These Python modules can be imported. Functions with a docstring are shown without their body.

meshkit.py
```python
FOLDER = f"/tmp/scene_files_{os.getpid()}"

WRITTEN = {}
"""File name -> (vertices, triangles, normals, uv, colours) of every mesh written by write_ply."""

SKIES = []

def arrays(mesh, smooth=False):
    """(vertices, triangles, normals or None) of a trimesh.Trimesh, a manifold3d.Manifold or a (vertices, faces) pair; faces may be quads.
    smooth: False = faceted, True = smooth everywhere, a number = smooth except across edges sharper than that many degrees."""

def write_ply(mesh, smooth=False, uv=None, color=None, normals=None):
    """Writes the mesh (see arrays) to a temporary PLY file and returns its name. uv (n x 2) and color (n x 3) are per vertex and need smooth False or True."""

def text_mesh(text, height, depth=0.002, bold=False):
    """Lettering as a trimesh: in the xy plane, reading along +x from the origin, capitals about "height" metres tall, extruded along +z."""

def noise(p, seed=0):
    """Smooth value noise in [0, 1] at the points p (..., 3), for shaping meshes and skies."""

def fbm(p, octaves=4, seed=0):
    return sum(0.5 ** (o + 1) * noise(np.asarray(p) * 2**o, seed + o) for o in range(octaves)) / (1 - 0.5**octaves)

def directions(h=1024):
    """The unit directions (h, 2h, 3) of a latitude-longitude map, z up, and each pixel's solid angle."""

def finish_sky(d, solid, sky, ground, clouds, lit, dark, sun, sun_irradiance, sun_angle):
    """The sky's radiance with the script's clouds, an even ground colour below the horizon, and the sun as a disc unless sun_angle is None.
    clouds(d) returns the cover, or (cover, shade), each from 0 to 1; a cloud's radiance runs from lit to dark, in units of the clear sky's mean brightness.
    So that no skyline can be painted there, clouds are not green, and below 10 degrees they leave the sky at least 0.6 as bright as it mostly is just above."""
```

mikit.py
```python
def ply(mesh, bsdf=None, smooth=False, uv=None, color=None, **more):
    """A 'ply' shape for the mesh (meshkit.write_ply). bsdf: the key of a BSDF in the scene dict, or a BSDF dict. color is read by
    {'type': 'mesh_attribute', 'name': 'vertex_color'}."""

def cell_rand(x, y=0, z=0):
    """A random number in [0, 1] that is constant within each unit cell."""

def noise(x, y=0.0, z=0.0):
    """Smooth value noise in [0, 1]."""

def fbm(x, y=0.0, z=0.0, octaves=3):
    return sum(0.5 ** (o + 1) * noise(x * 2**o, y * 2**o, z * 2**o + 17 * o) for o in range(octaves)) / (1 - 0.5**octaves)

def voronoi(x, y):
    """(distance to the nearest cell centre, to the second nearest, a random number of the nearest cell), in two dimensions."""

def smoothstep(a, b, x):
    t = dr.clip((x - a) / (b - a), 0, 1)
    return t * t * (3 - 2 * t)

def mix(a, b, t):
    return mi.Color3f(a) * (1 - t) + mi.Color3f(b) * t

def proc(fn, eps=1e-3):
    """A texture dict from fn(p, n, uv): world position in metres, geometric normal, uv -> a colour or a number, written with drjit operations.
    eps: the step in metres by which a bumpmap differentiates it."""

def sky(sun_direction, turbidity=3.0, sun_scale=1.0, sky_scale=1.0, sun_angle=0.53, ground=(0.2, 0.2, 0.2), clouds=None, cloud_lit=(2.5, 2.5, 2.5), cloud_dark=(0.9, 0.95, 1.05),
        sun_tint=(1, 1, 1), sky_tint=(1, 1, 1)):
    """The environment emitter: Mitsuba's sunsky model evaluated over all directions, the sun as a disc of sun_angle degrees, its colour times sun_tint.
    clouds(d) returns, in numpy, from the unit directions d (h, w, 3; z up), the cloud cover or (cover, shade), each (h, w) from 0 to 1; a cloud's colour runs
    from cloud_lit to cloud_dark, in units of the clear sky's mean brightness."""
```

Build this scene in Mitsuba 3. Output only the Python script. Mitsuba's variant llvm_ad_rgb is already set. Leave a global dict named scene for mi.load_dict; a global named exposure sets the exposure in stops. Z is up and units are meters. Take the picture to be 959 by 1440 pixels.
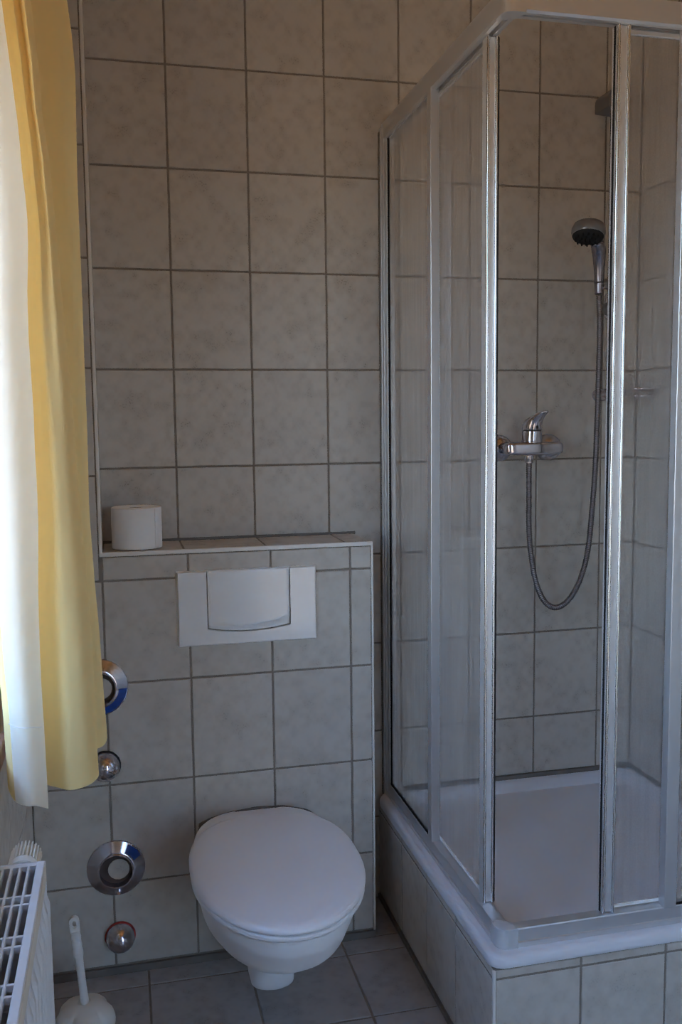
import math, random
import numpy as np
import trimesh
import mitsuba as mi
import drjit as dr
import manifold3d as m3
from shapely.geometry import Polygon, Point, box as sbox
import mikit
from mikit import proc, noise, fbm, voronoi, smoothstep, mix, ply

random.seed(7)
rng = np.random.default_rng(7)
T = mi.ScalarTransform4f
scene, labels, used = {}, {}, {}

# ------------------------------------------------------------------ camera, daylight, exposure
YAW, PITCH, ROLL = 0.2345, -0.0992, -0.0109
EYE = np.array([-0.1401, -2.4164, 1.3569])
fw = np.array([math.sin(YAW) * math.cos(PITCH), math.cos(YAW) * math.cos(PITCH), math.sin(PITCH)])
rt = np.array([math.cos(YAW), -math.sin(YAW), 0.0])
up = np.cross(rt, fw)
up = -rt * math.sin(ROLL) + up * math.cos(ROLL)
scene['camera'] = {'type': 'perspective', 'fov_axis': 'x', 'fov': 2 * math.degrees(math.atan(479.5 / 1293.6)), 'near_clip': 0.02, 'far_clip': 100.0,
                   'to_world': T().look_at(origin=EYE.tolist(), target=(EYE + fw).tolist(), up=up.tolist())}
# the window faces away from the sun: clear blue sky and a pale yard are all that it sees
scene['sky'] = mikit.sky((0.75, 0.25, 0.6), turbidity=3.0, sun_scale=1.0, sky_scale=1.0, ground=(0.20, 0.18, 0.15), sky_tint=(1.0, 1.0, 1.06))
exposure = 5.55

# ------------------------------------------------------------------ materials
def rgb(*c):
    return {'type': 'rgb', 'value': list(c)}

def two(b):
    return {'type': 'twosided', 'b': b}

def pr(c, rough=0.5, spec=0.5, **k):
    return two({'type': 'principled', 'base_color': c if isinstance(c, dict) else rgb(*c), 'roughness': rough, 'specular': spec, **k})

def tile_fn(a, b, c, seed):
    def fn(p, n, uv):
        x, y, z = p.x + seed, p.y + 2 * seed, p.z - seed
        big = fbm(x * 14, y * 14, z * 14, 3)
        mid = fbm(x * 55 + 5, y * 55, z * 40, 3)
        fine = noise(x * 480, y * 480, z * 300)
        t = smoothstep(0.35, 0.75, big * 0.45 + mid * 0.55)
        speck = smoothstep(0.52, 0.78, mid) * smoothstep(0.55, 0.95, fine) * smoothstep(0.4, 0.65, big)
        return mix(mix(a, b, t), c, 0.8 * speck + 0.07 * fine)
    return fn

TONES = [((0.530, 0.488, 0.428), (0.468, 0.424, 0.364), (0.31, 0.272, 0.222)),
         ((0.518, 0.476, 0.417), (0.456, 0.413, 0.354), (0.30, 0.263, 0.214)),
         ((0.540, 0.498, 0.436), (0.478, 0.434, 0.373), (0.32, 0.281, 0.230))]
for i, (a, b, c) in enumerate(TONES):
    scene[f'mat_tile_{i}'] = pr(proc(tile_fn(a, b, c, 3.7 * i)), 0.42, 0.4)
for i, (a, b, c) in enumerate([((0.42, 0.405, 0.39), (0.36, 0.345, 0.33), (0.26, 0.245, 0.23)), ((0.41, 0.395, 0.38), (0.35, 0.337, 0.323), (0.25, 0.24, 0.225))]):
    scene[f'mat_floor_tile_{i}'] = pr(proc(tile_fn(a, b, c, 1.9 + 5.1 * i)), 0.40, 0.4)

def grout_fn(p, n, uv):
    t = fbm(p.x * 60, p.y * 60, p.z * 60, 2)
    return mix((0.205, 0.176, 0.144), (0.27, 0.235, 0.196), t)
scene['mat_grout'] = pr(proc(grout_fn), 0.85, 0.2)
scene['mat_sealant'] = pr(proc(lambda p, n, uv: mix((0.135, 0.12, 0.10), (0.205, 0.185, 0.16), fbm(p.x * 40, p.y * 40, p.z * 40, 2))), 0.6, 0.3)
scene['mat_trim'] = pr((0.70, 0.675, 0.625), 0.35, 0.5)
scene['mat_ceramic'] = pr((0.80, 0.80, 0.80), 0.12, 0.5, clearcoat=0.4, clearcoat_gloss=0.9)
scene['mat_lid'] = pr((0.78, 0.78, 0.785), 0.17, 0.5)
scene['mat_tray'] = pr((0.68, 0.685, 0.70), 0.22, 0.5)
scene['mat_plastic'] = pr((0.76, 0.755, 0.735), 0.14, 0.5)
scene['mat_old_plastic'] = pr((0.74, 0.725, 0.665), 0.35, 0.5)
scene['mat_plaster'] = pr((0.70, 0.68, 0.64), 0.8, 0.3)
scene['mat_paper'] = pr((0.80, 0.79, 0.765), 0.95, 0.1)
scene['mat_card'] = pr((0.42, 0.36, 0.28), 0.9, 0.1)
scene['mat_radiator'] = pr((0.62, 0.625, 0.625), 0.33, 0.5)
scene['mat_radiator_seam'] = pr((0.60, 0.55, 0.46), 0.5, 0.4)
scene['mat_dark'] = pr((0.02, 0.02, 0.02), 0.6, 0.3)
scene['mat_rubber'] = pr((0.012, 0.012, 0.013), 0.7, 0.2)
scene['mat_rust'] = pr((0.075, 0.055, 0.045), 0.7, 0.3)
scene['mat_blue_patch'] = pr((0.012, 0.055, 0.26), 0.15, 0.6)
scene['mat_red'] = pr((0.35, 0.03, 0.025), 0.45, 0.5)
scene['mat_chrome'] = two({'type': 'roughconductor', 'material': 'Cr', 'alpha': 0.018, 'specular_reflectance': rgb(1.0, 1.0, 1.0)})
scene['mat_chrome_dull'] = two({'type': 'roughconductor', 'material': 'Cr', 'alpha': 0.16, 'specular_reflectance': rgb(0.85, 0.85, 0.86)})
scene['mat_handset'] = two({'type': 'roughconductor', 'material': 'Cr', 'alpha': 0.12, 'specular_reflectance': rgb(0.55, 0.55, 0.58)})
scene['mat_hose'] = two({'type': 'roughconductor', 'material': 'Cr', 'alpha': 0.2, 'specular_reflectance': rgb(0.42, 0.41, 0.40)})
scene['mat_shower_grey'] = pr((0.22, 0.22, 0.225), 0.2, 0.6, metallic=0.45)
scene['mat_aluminium'] = two({'type': 'roughconductor', 'material': 'Al', 'alpha': 0.12, 'specular_reflectance': rgb(0.85, 0.85, 0.85)})
scene['mat_painted_aluminium'] = pr((0.64, 0.64, 0.645), 0.34, 0.6, metallic=0.75)
scene['mat_stile'] = pr((0.74, 0.745, 0.75), 0.30, 0.6, metallic=0.7)
scene['mat_cap_plastic'] = pr((0.50, 0.505, 0.51), 0.3, 0.5)
scene['mat_stone_sill'] = pr(proc(lambda p, n, uv: mix((0.50, 0.33, 0.27), (0.36, 0.22, 0.18), fbm(p.x * 50, p.y * 50, p.z * 50, 3))), 0.25, 0.5)
scene['mat_white_paint'] = pr((0.80, 0.80, 0.78), 0.4, 0.5)
scene['mat_pane'] = {'type': 'thindielectric', 'int_ior': 1.5}

def wood_fn(p, n, uv):
    g = fbm(p.x * 3.0, p.y * 45, p.z * 20, 3)
    return mix((0.70, 0.42, 0.18), (0.52, 0.28, 0.10), smoothstep(0.3, 0.7, g))
scene['mat_pine'] = pr(proc(wood_fn), 0.45, 0.4)

def cloth_fn(p, n, uv):
    w = noise(uv.x * 900, uv.y * 900) * 0.06
    return mix((0.945, 0.76, 0.37), (0.915, 0.71, 0.31), w + 0.25 * fbm(uv.x * 9, uv.y * 3, 0.0, 2))
scene['mat_curtain'] = {'type': 'principledthin', 'base_color': proc(cloth_fn), 'roughness': 0.9, 'diff_trans': 0.4, 'spec_trans': 0.0, 'eta': 1.2}
scene['mat_curtain_reverse'] = {'type': 'principledthin', 'base_color': proc(lambda p, n, uv: mix((0.95, 0.925, 0.80), (0.93, 0.895, 0.75), fbm(uv.x * 9, uv.y * 3, 0.0, 2))), 'roughness': 0.9, 'diff_trans': 0.8, 'spec_trans': 0.0, 'eta': 1.2}

# shower glass: a clear sheet under dried lime: fine runs down the pane
def lime_fn(p, n, uv):
    s = (p.x - p.y)
    run = fbm(s * 90, p.z * 5.0, 0.0, 4)
    run2 = noise(s * 34, p.z * 0.8)
    grain = noise(s * 700, p.z * 500)
    return mi.Float(0.105 + 0.06 * smoothstep(0.25, 0.8, run) * (0.45 + 0.75 * run2) + 0.05 * run2 + 0.04 * grain)
scene['mat_lime_glass'] = {'type': 'blendbsdf', 'weight': proc(lime_fn), 'a': {'type': 'thindielectric', 'int_ior': 1.5},
                           'b': {'type': 'principledthin', 'base_color': rgb(0.60, 0.60, 0.61), 'roughness': 0.7, 'diff_trans': 1.1, 'spec_trans': 0.0, 'eta': 1.3}}

# ------------------------------------------------------------------ helpers
def key_of(name):
    n = used.get(name, 0)
    used[name] = n + 1
    return name if n == 0 else f'{name}_{n:03d}'

def thing(name, label, cat, group=None, kind=None):
    k = key_of(name)
    labels[k] = {'label': label, 'category': cat}
    if group: labels[k]['group'] = group
    if kind: labels[k]['kind'] = kind
    return k

def put(parent, part, mesh, bsdf, smooth=30, label=None, kind=None, **kw):
    k = parent if part is None else key_of(f'{parent}__{part}')
    scene[k] = ply(mesh, bsdf, smooth=smooth, **kw) if not isinstance(mesh, dict) else mesh
    if label or kind:
        labels.setdefault(k, {})
        if label: labels[k]['label'] = label
        if kind: labels[k]['kind'] = kind
    return k

def bx(x0, x1, y0, y1, z0, z1):
    m = trimesh.creation.box((x1 - x0, y1 - y0, z1 - z0))
    m.apply_translation(((x0 + x1) / 2, (y0 + y1) / 2, (z0 + z1) / 2))
    return m

def rbox(x0, x1, y0, y1, z0, z1, r=0.003, seg=2):
    """box with rounded edges: the hull of eight small balls"""
    s = m3.Manifold.sphere(r, 4 * seg)
    parts = [s.translate((x, y, z)) for x in (x0 + r, x1 - r) for y in (y0 + r, y1 - r) for z in (z0 + r, z1 - r)]
    return to_tm(m3.Manifold.batch_hull(parts))

def to_tm(m):
    a = m.to_mesh()
    return trimesh.Trimesh(np.array(a.vert_properties[:, :3]), np.array(a.tri_verts), process=False)

def cat(*ms):
    return trimesh.util.concatenate([m for m in ms])

def lathe(profile, sides=48, axis='z', at=(0, 0, 0)):
    """profile [(r, h)] around an axis: 'z', or '-y' (h grows towards the room)"""
    p = np.array(profile, float)
    a = np.arange(sides) * 2 * np.pi / sides
    v = np.stack([p[:, None, 0] * np.cos(a), p[:, None, 0] * np.sin(a), np.repeat(p[:, 1:2], sides, 1)], -1)
    n = len(p)
    i, j = np.meshgrid(np.arange(n - 1), np.arange(sides), indexing='ij')
    q = np.stack([i * sides + j, i * sides + (j + 1) % sides, (i + 1) * sides + (j + 1) % sides, (i + 1) * sides + j], -1).reshape(-1, 4)
    v = v.reshape(-1, 3)
    f = np.vstack([q[:, [0, 1, 2]], q[:, [0, 2, 3]]])
    if axis == '-y':
        v = np.stack([v[:, 0], -v[:, 2], v[:, 1]], -1)
    elif axis == '-x':
        v = np.stack([-v[:, 2], v[:, 1], v[:, 0]], -1)
        f = f[:, ::-1] if False else f
    elif axis == 'y':
        v = np.stack([v[:, 0], v[:, 2], -v[:, 1]], -1)
    m = trimesh.Trimesh(v + np.array(at), f, process=True)
    m.update_faces(m.nondegenerate_faces())
    return m

def loft(rings, cap0=True, cap1=True):
    """rings: list of (n,3) closed loops"""
    r = [np.asarray(x, float) for x in rings]
    n = len(r[0])
    v = np.vstack(r)
    f = []
    for i in range(len(r) - 1):
        a = i * n + np.arange(n)
        b = i * n + (np.arange(n) + 1) % n
        f += [np.stack([a, b, b + n], -1), np.stack([a, b + n, a + n], -1)]
    extra = []
    if cap0:
        extra.append(r[0].mean(0)); c = len(v); a = np.arange(n)
        f.append(np.stack([np.full(n, c), (a + 1) % n, a], -1))
    if cap1:
        extra.append(r[-1].mean(0)); c = len(v) + len(extra) - 1; a = (len(r) - 1) * n + np.arange(n)
        f.append(np.stack([np.full(n, c), a, (len(r) - 1) * n + (np.arange(n) + 1) % n], -1))
    if extra: v = np.vstack([v, extra])
    return trimesh.Trimesh(v, np.vstack(f), process=False)

def catmull(pts, per=10):
    p = np.asarray(pts, float)
    p = np.vstack([2 * p[0] - p[1], p, 2 * p[-1] - p[-2]])
    out = []
    for i in range(1, len(p) - 2):
        a, b, c, d = p[i - 1], p[i], p[i + 1], p[i + 2]
        for t in np.arange(per) / per:
            out.append(0.5 * (2 * b + (c - a) * t + (2 * a - 5 * b + 4 * c - d) * t * t + (3 * b - a - 3 * c + d) * t ** 3))
    out.append(p[-2])
    return np.array(out)

def tube(pts, radii, sides=12, cap=True):
    p = np.asarray(pts, float)
    r = np.broadcast_to(np.asarray(radii, float), (len(p),))
    t = np.gradient(p, axis=0); t /= np.linalg.norm(t, axis=1, keepdims=True)
    a = np.cross(t[0], [0, 0, 1.0] if abs(t[0][2]) < 0.9 else [1.0, 0, 0]); a /= np.linalg.norm(a)
    rings = []
    ang = np.arange(sides) * 2 * np.pi / sides
    for i in range(len(p)):
        a = a - t[i] * (a @ t[i]); a /= np.linalg.norm(a)
        b = np.cross(t[i], a)
        rings.append(p[i] + r[i] * (np.cos(ang)[:, None] * a + np.sin(ang)[:, None] * b))
    return loft(rings, cap, cap)

def prism(poly, h, axis='z'):
    """shapely polygon extruded by h; axis 'z': xy plane; '-y': polygon in (x, z), growing towards the room from y = 0"""
    m = trimesh.creation.extrude_polygon(poly, h, engine='earcut')
    if axis == '-y':
        v = m.vertices
        m = trimesh.Trimesh(np.stack([v[:, 0], -v[:, 2], v[:, 1]], -1), m.faces, process=False)
    elif axis == 'x':
        v = m.vertices
        m = trimesh.Trimesh(np.stack([v[:, 2], v[:, 0], v[:, 1]], -1), m.faces, process=False)
    elif axis == 'y':   # polygon in (x, z), along +y
        v = m.vertices
        m = trimesh.Trimesh(np.stack([v[:, 0], v[:, 2], v[:, 1]], -1), m.faces[:, ::-1], process=False)
    return m

# tiles: one small chamfered slab per size, placed face by face
_tile = {}
def tile_mesh(w, h, t=0.006, b=0.0012):
    o = np.array([[0, 0], [w, 0], [w, h], [0, h]], float)
    c = np.array([w / 2, h / 2])
    i = o + np.sign(c - o) * b
    v = np.vstack([np.c_[o, np.full(4, -t)], np.c_[o, np.full(4, -b)], np.c_[i, np.zeros(4)]])
    f = []
    for k in range(4):
        n = (k + 1) % 4
        f += [[k, n, n + 4], [k, n + 4, k + 4], [k + 4, n + 4, n + 8], [k + 4, n + 8, k + 8]]
    f += [[8, 9, 10], [8, 10, 11]]
    return trimesh.Trimesh(v, f, process=False)

FACES = {'-y': ([1, 0, 0], [0, 0, 1]), '+x': ([0, 1, 0], [0, 0, 1]), '-x': ([0, -1, 0], [0, 0, 1]), '+z': ([1, 0, 0], [0, 1, 0])}
JOINT = 0.0050
def tiles(parent, face, plane, us, vs, skip=None, mats='mat_tile', nm=3, joint=JOINT, flush_ends=True):
    """tiles between the joint lines us (along the face's first axis) and vs; plane: the coordinate of the tile surface"""
    ex, ey = (np.array(a, float) for a in FACES[face])
    ez = np.cross(ex, ey)
    for a in range(len(us) - 1):
        for b in range(len(vs) - 1):
            u0, u1, v0, v1 = us[a], us[a + 1], vs[b], vs[b + 1]
            if skip and skip((u0 + u1) / 2, (v0 + v1) / 2): continue
            w, h = round(u1 - u0 - joint, 5), round(v1 - v0 - joint, 5)
            if w < 0.004 or h < 0.004: continue
            m = random.randrange(nm)
            kk = (w, h)
            if kk not in _tile:
                _tile[kk] = ply(tile_mesh(w, h), smooth=False)
            o = ex * (u0 + joint / 2) + ey * (v0 + joint / 2) + ez * (np.sign(ez.sum()) * plane + random.uniform(-0.0003, 0.0003))
            M = np.eye(4); M[:3, 0], M[:3, 1], M[:3, 2], M[:3, 3] = ex, ey, ez, o
            tilt = T().rotate([1, 0, 0], random.uniform(-0.12, 0.12)).rotate([0, 1, 0], random.uniform(-0.12, 0.12))
            scene[key_of(f'{parent}__tile')] = {**_tile[kk], 'bsdf': {'type': 'ref', 'id': f'{mats}_{m}'}, 'to_world': T(M) @ tilt}

# ------------------------------------------------------------------ the room
XL, XR, YF, ZC = -0.3725, 1.3225, -2.85, 2.56        # left wall, right wall, wall behind the camera, ceiling
PX, PZ = 0.202, 0.2503
BX, BY, BT = 0.4728, -0.1888, 1.050                     # cistern boxing: right edge, front, top
CX = -0.1905                                            # right edge of the full-height duct
PLX, PLY, PLZ = 0.538, -0.824, 0.278                    # shower base
G = 0.0018                                              # joints lie this deep

k = thing('wall_back', 'beige tiled back wall behind the toilet ledge and the shower', 'wall', kind='structure')
put(k, None, bx(XL - 0.2, XR + 0.2, G, 0.2, 0, ZC), 'mat_grout', False)
zs = [0.0] + [2.2421 - r * PZ for r in range(8, -2, -1)] + [ZC + 0.003]
zs_sh = [0.3185] + [z for z in zs if z > 0.33]
us = [CX - 0.006, 0.0, PX, 2 * PX, 3 * PX - 0.045]
full = [CX - 0.006] + [i * PX for i in range(0, 7)] + [XR]
tiles(k, '-y', 0.0, [full[0], full[1], full[2], full[3], full[4]], zs, skip=lambda u, v: (v < BT - 0.15 and u < 0.45) or (u > 0.4 and v < 0.305 and False))
tiles(k, '-y', 0.0, full[4:], zs_sh)
put(k, 'sealant', bx(0.59, XR, -0.006, 0.003, 0.3075, 0.3195), 'mat_sealant', False, 'dark grey silicone bead above the shower tray')

k = thing('wall_right', 'beige tiled right wall, seen through the shower glass', 'wall', kind='structure')
put(k, None, bx(XR + G, XR + 0.2, YF - 0.2, 0.0, 0, ZC), 'mat_grout', False)
ys = [0.0, -0.165] + [-0.165 - PX * i for i in range(1, 14)]
ys = [y for y in ys if y > YF] + [YF]
tiles(k, '-x', XR, [-y for y in ys[:5]], zs_sh)
tiles(k, '-x', XR, [-y for y in ys[4:]], zs)

k = thing('wall_left', 'beige tiled window wall beside the radiator', 'wall', kind='structure')
WY0, WY1, WZ0, WZ1 = -1.80, -0.70, 0.80, 2.16
put(k, None, cat(bx(XL - 0.30, XL - G, WY1, 0.2, 0, ZC), bx(XL - 0.30, XL - G, YF - 0.2, WY0, 0, ZC),
                 bx(XL - 0.30, XL - G, WY0, WY1, 0, WZ0), bx(XL - 0.30, XL - G, WY0, WY1, WZ1, ZC)), 'mat_grout', False)
tiles(k, '+x', XL, [-1.40, -1.198, -0.996, -0.794, -0.592, -0.39, BY], [0.0, 0.235, 0.4853, 0.7356])
tiles(k, '+x', XL, [-0.70, -0.592, -0.39, BY], [0.7356, 0.9859, 1.2362, 1.4865, 1.7368, 1.9871, 2.2374, 2.4877, ZC])
put(k, 'plaster', cat(bx(XL - 0.0035, XL, YF, WY0, 0.0, ZC), bx(XL - 0.0035, XL, WY0, -1.401, 0.0, 0.765), bx(XL - 0.0035, XL, WY0, WY1, WZ1, ZC)), 'mat_plaster', False)
put(k, 'reveal', cat(bx(XL - 0.30, XL, WY1, WY1 + 0.004, WZ0, WZ1), bx(XL - 0.30, XL, WY0 - 0.004, WY0, WZ0, WZ1), bx(XL - 0.30, XL, WY0, WY1, WZ1 - 0.002, WZ1 + 0.004)), 'mat_plaster', False)

k = thing('wall_front', 'plain wall with a glazed balcony door opposite the toilet', 'wall', kind='structure')
DX0, DX1, DZT = 0.48, 1.12, 2.06
put(k, None, cat(bx(XL - 0.3, DX0, YF - 0.2, YF, 0, ZC), bx(DX1, XR + 0.2, YF - 0.2, YF, 0, ZC), bx(DX0, DX1, YF - 0.2, YF, DZT, ZC)), 'mat_plaster', False)
k = thing('door_1', 'white glazed balcony door in the wall opposite the toilet', 'door', kind='structure')
def ybars(x0, x1, z0, z1, y0, y1, w, wb):
    return cat(rbox(x0, x0 + w, y0, y1, z0, z1, 0.004), rbox(x1 - w, x1, y0, y1, z0, z1, 0.004), rbox(x0 + w, x1 - w, y0, y1, z0, z0 + wb, 0.004), rbox(x0 + w, x1 - w, y0, y1, z1 - w, z1, 0.004))
put(k, 'frame', ybars(DX0, DX1, 0.0, DZT, YF - 0.16, YF - 0.09, 0.045, 0.03), 'mat_white_paint')
put(k, 'sash', ybars(DX0 + 0.04, DX1 - 0.04, 0.03, DZT - 0.04, YF - 0.13, YF - 0.08, 0.07, 0.14), 'mat_white_paint')
put(k, 'pane', trimesh.Trimesh([[DX0 + 0.10, YF - 0.105, 0.16], [DX1 - 0.10, YF - 0.105, 0.16], [DX1 - 0.10, YF - 0.105, DZT - 0.10], [DX0 + 0.10, YF - 0.105, DZT - 0.10]], [[0, 1, 2], [0, 2, 3]]), 'mat_pane', False)
put(k, 'door_handle', cat(tube([[DX0 + 0.075, YF - 0.08, 1.05], [DX0 + 0.075, YF - 0.03, 1.05]], 0.009, 14), tube([[DX0 + 0.065, YF - 0.03, 1.05], [DX0 + 0.19, YF - 0.03, 1.05]], 0.009, 14)), 'mat_chrome_dull', 40)

k = thing('ceiling', 'pine plank ceiling above the bathroom', 'ceiling', kind='structure')
put(k, None, bx(XL - 0.3, XR + 0.2, YF - 0.2, 0.2, ZC, ZC + 0.1), 'mat_pine', False)

k = thing('floor', 'grey tiled bathroom floor', 'floor', kind='structure')
put(k, None, bx(XL - 0.3, XR + 0.2, YF - 0.2, 0.2, -0.1, -G), 'mat_grout', False)
fx = [XL, -0.1145, 0.1321, 0.3787, PLX]
fy = [YF] + [-0.2566 - 0.249 * i for i in range(10, -1, -1)] + [BY]
tiles(k, '+z', 0.0, fx, fy, mats='mat_floor_tile', nm=2, joint=0.005)
tiles(k, '+z', 0.0, [BX, PLX], [BY, 0.0], mats='mat_floor_tile', nm=2, joint=0.005)
tiles(k, '+z', 0.0, [PLX, 0.6253, 0.8719, 1.1185, XR], [y for y in fy if y < PLY] + [PLY], mats='mat_floor_tile', nm=2, joint=0.005)

# boxing: full-height duct on the left, cistern boxing with ledge on the right, one tiled front
k = thing('wall_boxing', 'tiled cistern boxing with ledge behind the toilet and full-height duct at its left', 'wall', kind='structure')
put(k, None, cat(bx(XL, CX - G, BY + G, 0.001, 0, ZC), bx(CX - G, BX - G, BY + G, 0.001, 0, BT - G)), 'mat_grout', False)
cols = [XL, -0.1918, 0.0102, 0.2122, 0.4142, BX - 0.003]
rows = [0.021, 0.2324, 0.4825, 0.7330, 0.9831]
tiles(k, '-y', BY, cols, rows)
tiles(k, '-y', BY, cols[1:], [0.9831, BT - 0.0085])
tiles(k, '-y', BY, [XL, -0.1970], [0.9831 + PZ * i for i in range(0, 7)] + [ZC])
tiles(k, '+x', CX, [BY + 0.004, 0.0], [BT] + [z for z in zs if z > BT + 0.05])
tiles(k, '+z', BT, [CX, 0.003, 0.205, 0.407, BX - 0.002], [BY + 0.008, -0.001])
tiles(k, '+x', BX, [BY + 0.004, 0.0], [0.021, 0.2324, 0.4825, 0.7330, 0.9831, BT - 0.008])
put(k, 'sealant', bx(XL, BX, BY - 0.006, BY + 0.004, 0.0, 0.0185), 'mat_sealant', False, 'dark grey floor joint under the tiled front')
put(k, 'sealant', bx(CX, BX + 0.002, -0.007, 0.001, BT - 0.001, BT + 0.006), 'mat_sealant', False, 'brown joint between ledge and back wall')
put(k, 'edge_trim', rbox(-0.1968, CX + 0.0015, BY - 0.0015, BY + 0.008, BT - 0.001, ZC, 0.0014), 'mat_trim', label='cream plastic strip up the corner of the duct')
put(k, 'edge_trim', rbox(-0.1975, BX + 0.001, BY - 0.0025, BY + 0.009, BT - 0.0085, BT + 0.0015, 0.0014), 'mat_trim', label='cream plastic strip along the front of the ledge')
put(k, 'edge_trim', rbox(BX - 0.004, BX + 0.0015, BY - 0.002, BY + 0.004, 0.012, BT - 0.0085, 0.0012), 'mat_trim', label='cream plastic strip down the right corner of the boxing')

# tiled shower base
k = thing('wall_shower_base', 'low tiled base under the white shower tray', 'shower base', kind='structure')
put(k, None, cat(bx(PLX + G, XR, PLY + G, PLY + 0.08, 0, PLZ), bx(PLX + G, PLX + 0.08, PLY + 0.08, 0.001, 0, PLZ)), 'mat_grout', False)
tiles(k, '-x', -PLX * -1, [0.0, 0.2155, 0.4165, 0.613, -PLY - 0.003], [0.016, 0.2585], nm=3)
tiles(k, '-x', PLX, [0.0, 0.2155, 0.4165, 0.613, -PLY - 0.003], [0.2585, 0.280], nm=3)
tiles(k, '-y', PLY, [PLX + 0.003, 0.727, 0.918, 1.116, XR], [0.016, 0.2590], nm=3)
tiles(k, '-y', PLY, [PLX + 0.003, 0.727, 0.918, 1.116, XR], [0.2590, 0.280], nm=3)
put(k, 'sealant', cat(bx(PLX - 0.004, PLX + 0.006, PLY - 0.004, 0.0, 0.0, 0.013), bx(PLX, XR, PLY - 0.004, PLY + 0.006, 0.0, 0.013)), 'mat_sealant', False, 'dark grey floor joint of the shower base')
put(k, 'edge_trim', rbox(PLX - 0.0015, PLX + 0.005, PLY - 0.0015, PLY + 0.005, 0.010, PLZ, 0.0012), 'mat_trim', label='pale strip up the corner of the base')

# ------------------------------------------------------------------ window, sill, curtain
k = thing('window_1', 'white framed window in the left wall above the radiator', 'window', kind='structure')
fxr = XL - 0.19
def bars(x0, x1, y0, y1, z0, z1, w):
    return cat(rbox(x0, x1, y0, y0 + w, z0, z1, 0.004), rbox(x0, x1, y1 - w, y1, z0, z1, 0.004), rbox(x0, x1, y0 + w, y1 - w, z0, z0 + w, 0.004), rbox(x0, x1, y0 + w, y1 - w, z1 - w, z1, 0.004))
put(k, 'frame', bars(fxr - 0.06, fxr, WY0, WY1, WZ0, WZ1, 0.045), 'mat_white_paint')
put(k, 'sash', bars(fxr - 0.02, fxr + 0.02, WY0 + 0.04, WY1 - 0.04, WZ0 + 0.04, WZ1 - 0.04, 0.055), 'mat_white_paint')
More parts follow.
